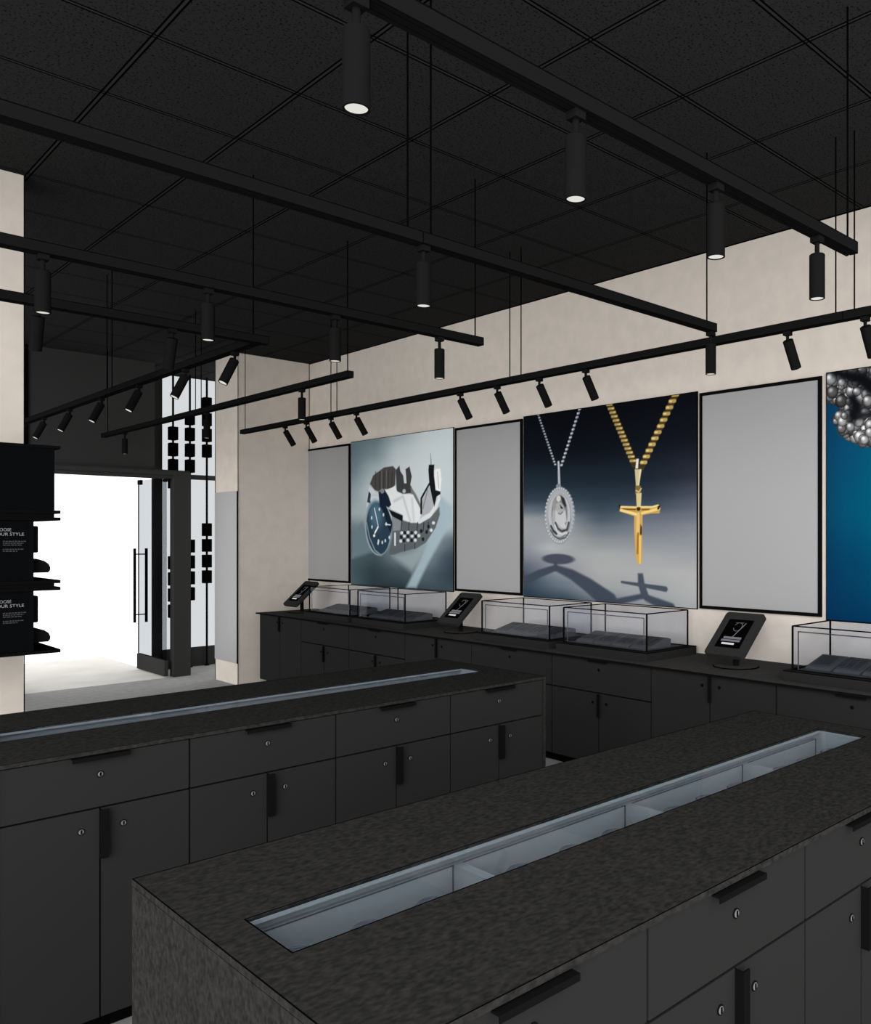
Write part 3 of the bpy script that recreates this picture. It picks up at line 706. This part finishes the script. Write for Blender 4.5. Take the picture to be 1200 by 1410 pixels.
for ci, (cy, nm) in enumerate(cases):
    t = thing('display_case', 'glass display case on a black plinth, %s on the wall counter' % nm, 'display case', (0, cy, 0), group='glass cases on the wall counter')
    MB().box(PX0, PX1, -0.418, 0.418, CT+0.0007, ZP).build('plinth', CAB, t)
    e = MB()
    for x0, x1, y0, y1 in ((PX0-0.001, PX0+0.003, -0.419, 0.419), (PX1-0.003, PX1+0.001, -0.419, 0.419), (PX0+0.003, PX1-0.003, -0.419, -0.415), (PX0+0.003, PX1-0.003, 0.415, 0.419)): e.box(x0, x1, y0, y1, ZP-0.004, ZP+0.0003)
    e.build('edge_line', INK, t)
    MB().box(PX0+0.052, 4.768, -0.374, 0.374, ZP, ZP+0.0006).build('floor_pad', PAD, t)
    gx0, gx1, gw = PX0+0.045, 4.775, 0.381
    th = 0.008
    MB().box(gx0, gx0+0.005, -gw, gw, ZP+0.001, ZG).build('front_glass', CLEAR, t)
    MB().box(gx1-0.005, gx1, -gw, gw, ZP+0.001, ZG).build('back_glass', CLEAR, t)
    MB().box(gx0+0.0055, gx1-0.0055, -gw, -gw+0.005, ZP+0.001, ZG).build('side_glass', CLEAR, t)
    MB().box(gx0+0.0055, gx1-0.0055, gw-0.005, gw, ZP+0.001, ZG).build('side_glass', CLEAR, t)
    MB().box(gx0, gx1, -gw, gw, ZG+0.0005, ZG+0.006).build('top_glass', CLEAR, t)
    e = MB(); s = 0.0045
    for x in (gx0-0.001, gx1+0.001):
        for y in (-gw-0.001, gw+0.001): e.box(x-s, x+s, y-s, y+s, ZP, ZG+0.007)
        e.box(x-s, x+s, -gw, gw, ZG+0.004, ZG+0.0105).box(x-s, x+s, -gw, gw, ZP+0.0005, ZP+0.006)
    for y in (-gw-0.001, gw+0.001): e.box(gx0, gx1, y-s, y+s, ZG+0.004, ZG+0.0105).box(gx0, gx1, y-s, y+s, ZP+0.0005, ZP+0.006)
    e.build('edge_frame', FRAME, t)
    s = 0.003; e = MB()
    for y in (-gw+0.03, gw-0.03): e.box(gx0+0.006, gx0+0.0095, y-s, y+s, ZP+0.002, ZG-0.02)
    e.box(gx0+0.006, gx0+0.0095, -gw+0.03, gw-0.03, ZG-0.026, ZG-0.02)
    e.build('inner_frame', plain('grey_edge', (70, 71, 76), 1.0), t)
    for k in range(4 if ci < 4 else 3):
        pad('sloped grey jewelry pad, %s from the left in the %s glass case' % (ORD[k], nm), (4.425, cy+0.36-0.0775-0.172*k, ZP+0.0008), 0 if k == 0 else 1, 'jewelry pads in the %s glass case' % nm)

# tablet stands
def tablet(label, y):
    t = thing('tablet_stand', label, 'tablet', (4.536, y, CT+0.0008), group='tablet stands on the wall counter')
    MB().lathe([(0, 0), (0.142, 0), (0.142, 0.004), (0.138, 0.007), (0, 0.007)], 48).build('base', TOP, t)
    MB().lathe([(0.1395, 0.0045), (0.1425, 0.0045), (0.1425, 0.0008), (0.1428, 0.0008), (0.1428, 0.0065), (0.1385, 0.0075), (0.1385, 0.0068), (0.1395, 0.0045)], 48).build('base_rim', INK, t)
    MB().cyl(0.0, 0, 0.007, 0.19, 0.019, 20).build('post', BLACK, t)
    M = Matrix.Translation((-0.008, 0, 0.198)) @ Matrix.Rotation(math.radians(48), 4, 'Y')      # local z up the tilted face, -x faces the shop
    w, h, d, r = 0.142, 0.18, 0.014, 0.022
    pts = []
    for sx, sz, a0 in ((1, 1, 0), (-1, 1, 90), (-1, -1, 180), (1, -1, 270)):
        for k in range(5):
            a = math.radians(a0+22.5*k); pts.append((sx*(w-r)+r*math.cos(a), sz*(h-r)+r*math.sin(a)))
    b = MB().prism(pts, 'x', -d, d).build('tablet_frame', TABLET, t); b.matrix_local = M
    s = MB().box(-d-0.0018, -d-0.0002, -0.09, 0.09, -0.118, 0.118).build('screen', SCREEN, b)
    g = MB()
    def stroke(p, q, wd):
        a = Vector((0, p[0], p[1])); b2 = Vector((0, q[0], q[1])); n = Vector((0, -(b2-a).z, (b2-a).y)).normalized()*wd/2
        f = [g.bm.verts.new(v + Vector((-d-0.0024, 0, 0))) for v in (a-n, b2-n, b2+n, a+n)]; g.bm.faces.new(f)
    prev = None
    for k in range(13):                                       # necklace drawn on the screen
        a = PI*(0.1+k*0.15); q = (0.0+0.028*math.cos(a), 0.055+0.036*math.sin(a))
        if prev: stroke(prev, q, 0.003)
        prev = q
    stroke((-0.045, 0.09), (0.005, -0.045), 0.006); stroke((0.03, 0.088), (-0.03, 0.092), 0.003)
    g.build('screen_picture', GREYUI, s)
    g = MB()
    g.box(-d-0.0027, -d-0.002, -0.068, 0.06, -0.047, -0.03).box(-d-0.0027, -d-0.002, -0.068, 0.068, -0.068, -0.053).build('screen_text', GREYUI, s)
    MB().box(-d-0.0029, -d-0.002, -0.038, 0.052, -0.094, -0.08).build('screen_button', BUTTON, s)
    return t
tablet('black tilted tablet on a round base at the back end of the wall counter', 8.45)
tablet('black tilted tablet on a round base between the second and third glass cases', 5.72)
tablet('black tilted tablet on a round base left of the rightmost glass case', 2.9635)

# ------------------------------------------------------------------ tracks and spotlights
ZT0, ZT1 = 2.661, 2.705
def rail(label, axis, at, a, b, rods, joints=()):
    t = thing('light_track', label, 'track', (0, 0, 0), group='black ceiling light tracks')
    h = 0.0235; s = 0.005
    prof = [(at-h, ZT0), (at-0.013, ZT0), (at-0.013, ZT0+0.010), (at-0.008, ZT0+0.010), (at-0.008, ZT0), (at+0.008, ZT0), (at+0.008, ZT0+0.010), (at+0.013, ZT0+0.010), (at+0.013, ZT0), (at+h, ZT0), (at+h, ZT1), (at-h, ZT1)]
    # prism() takes (other1, other2): for an x rail (y, z), for a y rail (x, z)
    MB().prism(prof, axis, a, b).build('rail', BLACK, t)
    for r in rods:
        x, y = (r, at) if axis == 'x' else (at, r)
        MB().cyl(x, y, ZT1+0.0003, ZC-0.0003, 0.0038, 10).build('suspension_rod', INK, t)
    ln = MB()                                            # black arrises of the extrusion
    for z0, z1 in ((ZT0, ZT0+0.0028), (ZT1-0.0028, ZT1)):
        if axis == 'x': ln.box(a, b, at-h-0.0007, at-h, z0, z1)
        else: ln.box(at-h-0.0007, at-h, a, b, z0, z1)
    e = b if axis == 'x' else a
    if axis == 'x': ln.box(b-0.0028, b, at-h-0.0007, at-h, ZT0, ZT1)
    else: ln.box(at-h-0.0007, at-h, a, a+0.0028, ZT0, ZT1).box(at-h-0.0007, at-h, b-0.0028, b, ZT0, ZT1)
    ln.build('edge_line', INK, t)
    for j in joints:
        mb = MB()
        if axis == 'x': mb.box(j-0.002, j+0.002, at-h-0.0006, at+h+0.0006, ZT0-0.0006, ZT1+0.0006)
        else: mb.box(at-h-0.0006, at+h+0.0006, j-0.002, j+0.002, ZT0-0.0006, ZT1+0.0006)
        mb.build('joint_line', INK, t)
    return t
rail('nearest black light track crossing the top of the shop', 'x', 1.468, -1.0, 3.031, (2.995, 0.7))
rail('second nearest black crosswise light track, ending above the gold cross poster', 'x', 2.545, -1.0, 3.683, (3.625, 1.777, 1.879), (1.828,))
rail('third black crosswise light track, with four straight spotlights', 'x', 3.65, -1.0, 3.039, (2.996,))
rail('farthest black crosswise light track, meeting the entrance track', 'x', 4.484, -1.0, 2.197, (2.119,))
rail('black light track running along the poster wall', 'y', 3.93, 0.5, 8.57, (8.50, 6.80, 6.70, 4.41, 4.295, 1.988, 1.891), (6.75, 4.352, 1.94))
rail('black light track running down the middle towards the shop window', 'y', 3.03, 4.99, 9.94, (4.968+0.06, 9.80, 7.52, 7.40), (7.46,))
rail('black light track running towards the entrance bulkhead', 'y', 2.15, 4.515, 9.45, (6.97, 6.86), (6.915,))

def spot(tilt=0.0, rz=0.0, name='spotlight'):
    """hangs from the track's underside; tilt leans the can towards local +x"""
    t = thing(name, 'x', 'spotlight')
    MB().box(-0.018, 0.018, -0.018, 0.018, -0.021, -0.0004).build('track_adapter', BLACK, t)
    if tilt == 0:
        MB().cyl(0, 0, -0.062, -0.021, 0.0085, 14).build('stem', BLACK, t)
        M = Matrix.Translation((0, 0, -0.0622))
    else:
        MB().cyl(0, 0, -0.045, -0.021, 0.0085, 14).build('stem', BLACK, t)
        M = Matrix.Translation((0, 0, -0.042)) @ Matrix.Rotation(-tilt, 4, 'Y') @ Matrix.Translation((0.0, 0, -0.004))
    r = 0.0272
    c = MB().lathe([(0, 0), (r-0.003, 0), (r, -0.003), (r, -0.157), (r-0.004, -0.1575), (r-0.004, -0.153), (0, -0.153)], 32).build('housing', BLACK, t, smooth=False)
    for p in c.data.polygons: p.use_smooth = False
    c.matrix_local = M
    MB().lathe([(0, -0.1532), (r-0.0045, -0.1532), (r-0.0045, -0.1545), (0, -0.1545)], 28).build('lens', LENS, c)
    t.rotation_euler = (0, 0, rz)
    return t
def row(proto, places, labels, group):
    for i, (x, y) in enumerate(places):
        o = proto if i == 0 else copy_tree(proto)
        o.location = (x, y, ZT0); o['label'] = labels[i]; o['group'] = group
row(spot(), [(0.904, 1.468), (1.528, 1.468), (2.138, 1.468), (2.762, 1.468)],
    ['black straight spotlight on the nearest track, %s' % s for s in ('first from the left and largest in view', 'second from the left', 'third from the left', 'last, near its right end')], 'straight spotlights on the nearest track')
row(spot(), [(1.847, 2.545), (3.66, 2.545)],
    ['black straight spotlight halfway along the second nearest crosswise track', 'black straight spotlight at the right end of the second nearest crosswise track'], 'straight spotlights on the second track')
row(spot(), [(0.904, 3.65), (1.524, 3.65), (2.132, 3.65), (2.752, 3.65)],
    ['black straight spotlight on the third crosswise track, %s' % s for s in ('beside the left wall end', 'second from the left', 'third from the left', 'last, near its right end')], 'straight spotlights on the third track')
row(spot(math.radians(20), PI/2), [(1.093, 4.484), (1.69, 4.484)],
    ['black tilted spotlight on the farthest crosswise track, beside the left wall end', 'black tilted spotlight on the farthest crosswise track, left of the shop window'], 'tilted spotlights on the farthest crosswise track')
ys = (7.645, 7.24, 6.80, 6.381, 4.961, 4.544, 4.114, 3.687, 2.255, 1.836)
row(spot(math.radians(33), 0), [(3.93, y) for y in ys],
    ['black spotlight tilted to the poster wall, %s from the left on the wall track' % ORD[i] for i in range(10)], 'tilted spotlights on the wall track')
ys = (4.782, 5.489, 6.30, 7.09, 7.89, 8.64, 9.30)
row(spot(math.radians(26), PI), [(2.15, y) for y in ys],
    ['black tilted spotlight on the entrance track, %s' % s for s in ('nearest, in front of the cream wall end', 'second nearest, in front of the shop window', 'third nearest', 'fourth nearest', 'fifth nearest', 'sixth nearest', 'farthest, half hidden by the left wall end')], 'tilted spotlights on the entrance track')
row(spot(), [(3.03, 5.645), (3.03, 7.283), (3.03, 9.283)],
    ['black straight spotlight on the middle lengthwise track, %s' % s for s in ('nearest', 'second, in front of the shop window', 'farthest, in front of the bulkhead')], 'straight spotlights on the middle lengthwise track')

# ------------------------------------------------------------------ black display stand at the left edge
st = thing('display_stand', 'black tiered display stand with shelves on the left wall end', 'display stand', (0, 0, 0))
YN, YB, XL = 4.75, 5.386, 0.45
Z = lambda r: r + EYE
MB().box(XL, 1.227, YN, YB, Z(.130), Z(.434)).build('top_box', SIGN, st)
MB().box(XL, 1.252, YN-0.004, YB, Z(.4345), Z(.449)).build('cap_shelf', SHELF, st)
for z0, z1 in ((.1135, .1295), (.0795, .0955), (-.2305, -.2145), (-.2645, -.2485), (-.5735, -.5575)):
    MB().box(XL, 1.253, YN-0.003, YB, Z(z0), Z(z1)).build('shelf', SHELF, st)
for z0, z1 in ((.096, .113), (-.248, -.231)):
    MB().box(XL, 1.227, YN+0.004, YB, Z(z0), Z(z1)).build('shelf_spacer', SHELF, st)
for zlo, zhi in ((-.214, .079), (-.557, -.265)):
    pn = MB().box(XL, 1.118, YN+0.010, YB, Z(zlo), Z(zhi)).build('sign_panel', SIGN, st)
    MB().box(1.1185, 1.139, YN+0.006, YB, Z(zlo), Z(zhi)).build('corner_post', SHELF, st)
    MB().box(1.1393, 1.170, 4.80, 4.98, Z(zhi)-0.158, Z(zhi)-0.026).build('hanging_panel', BLACK, st, bevel=0.006)
    # rounded holder seen in profile on the end of the stand
    prof = [(0.0, 0.0), (0.072, 0.0), (0.081, 0.010), (0.083, 0.024), (0.074, 0.044), (0.056, 0.058), (0.034, 0.066), (0.02, 0.070), (0.0, 0.064)]
    MB().prism([(1.1395+x, Z(zlo)+0.036+z) for x, z in prof], 'y', 4.80, 4.93).build('product_holder', BLACK, st)
    def words(body, x, z, width, height, mat, name):
        cu = bpy.data.curves.new(name, 'FONT'); cu.body = body; cu.size = 1.0; cu.extrude = 0.0
        tmp = bpy.data.objects.new(name, cu); C.objects.link(tmp); bpy.context.view_layer.update()
        me = bpy.data.meshes.new_from_object(tmp.evaluated_get(bpy.context.evaluated_depsgraph_get()))
        bpy.data.objects.remove(tmp, do_unlink=True)
        co = np.array([v.co[:] for v in me.vertices]); lo, hi = co.min(0), co.max(0)
        for v in me.vertices:
            v.co = Vector((x+(v.co.x-lo[0])/(hi[0]-lo[0])*width, YN+0.0092, z+(v.co.y-lo[1])/(hi[1]-lo[1])*height))
        o = bpy.data.objects.new(name, me); C.objects.link(o); me.materials.append(mat); o.parent = pn
        return o
    za = Z(zhi)-0.053
    words('CHOOSE', 0.972, za, 0.074, 0.0145, LETTER, 'lettering')
    words('YOUR STYLE', 0.972, za-0.021, 0.127, 0.0145, LETTER, 'lettering')
    sm = MB(); rr = random.Random(7)
    for r, (zz, wd) in enumerate(((0.068, 0.098), (0.077, 0.085), (0.086, 0.08), (0.106, 0.085), (0.115, 0.06))):
        x = 1.012
        while x < 1.012+wd:
            lw = rr.uniform(0.006, 0.016); sm.box(x, min(x+lw, 1.012+wd), YN+0.0088, YN+0.0096, za-zz+0.017, za-zz+0.022); x += lw+0.003
    sm.build('small_print', LETTERD, pn)
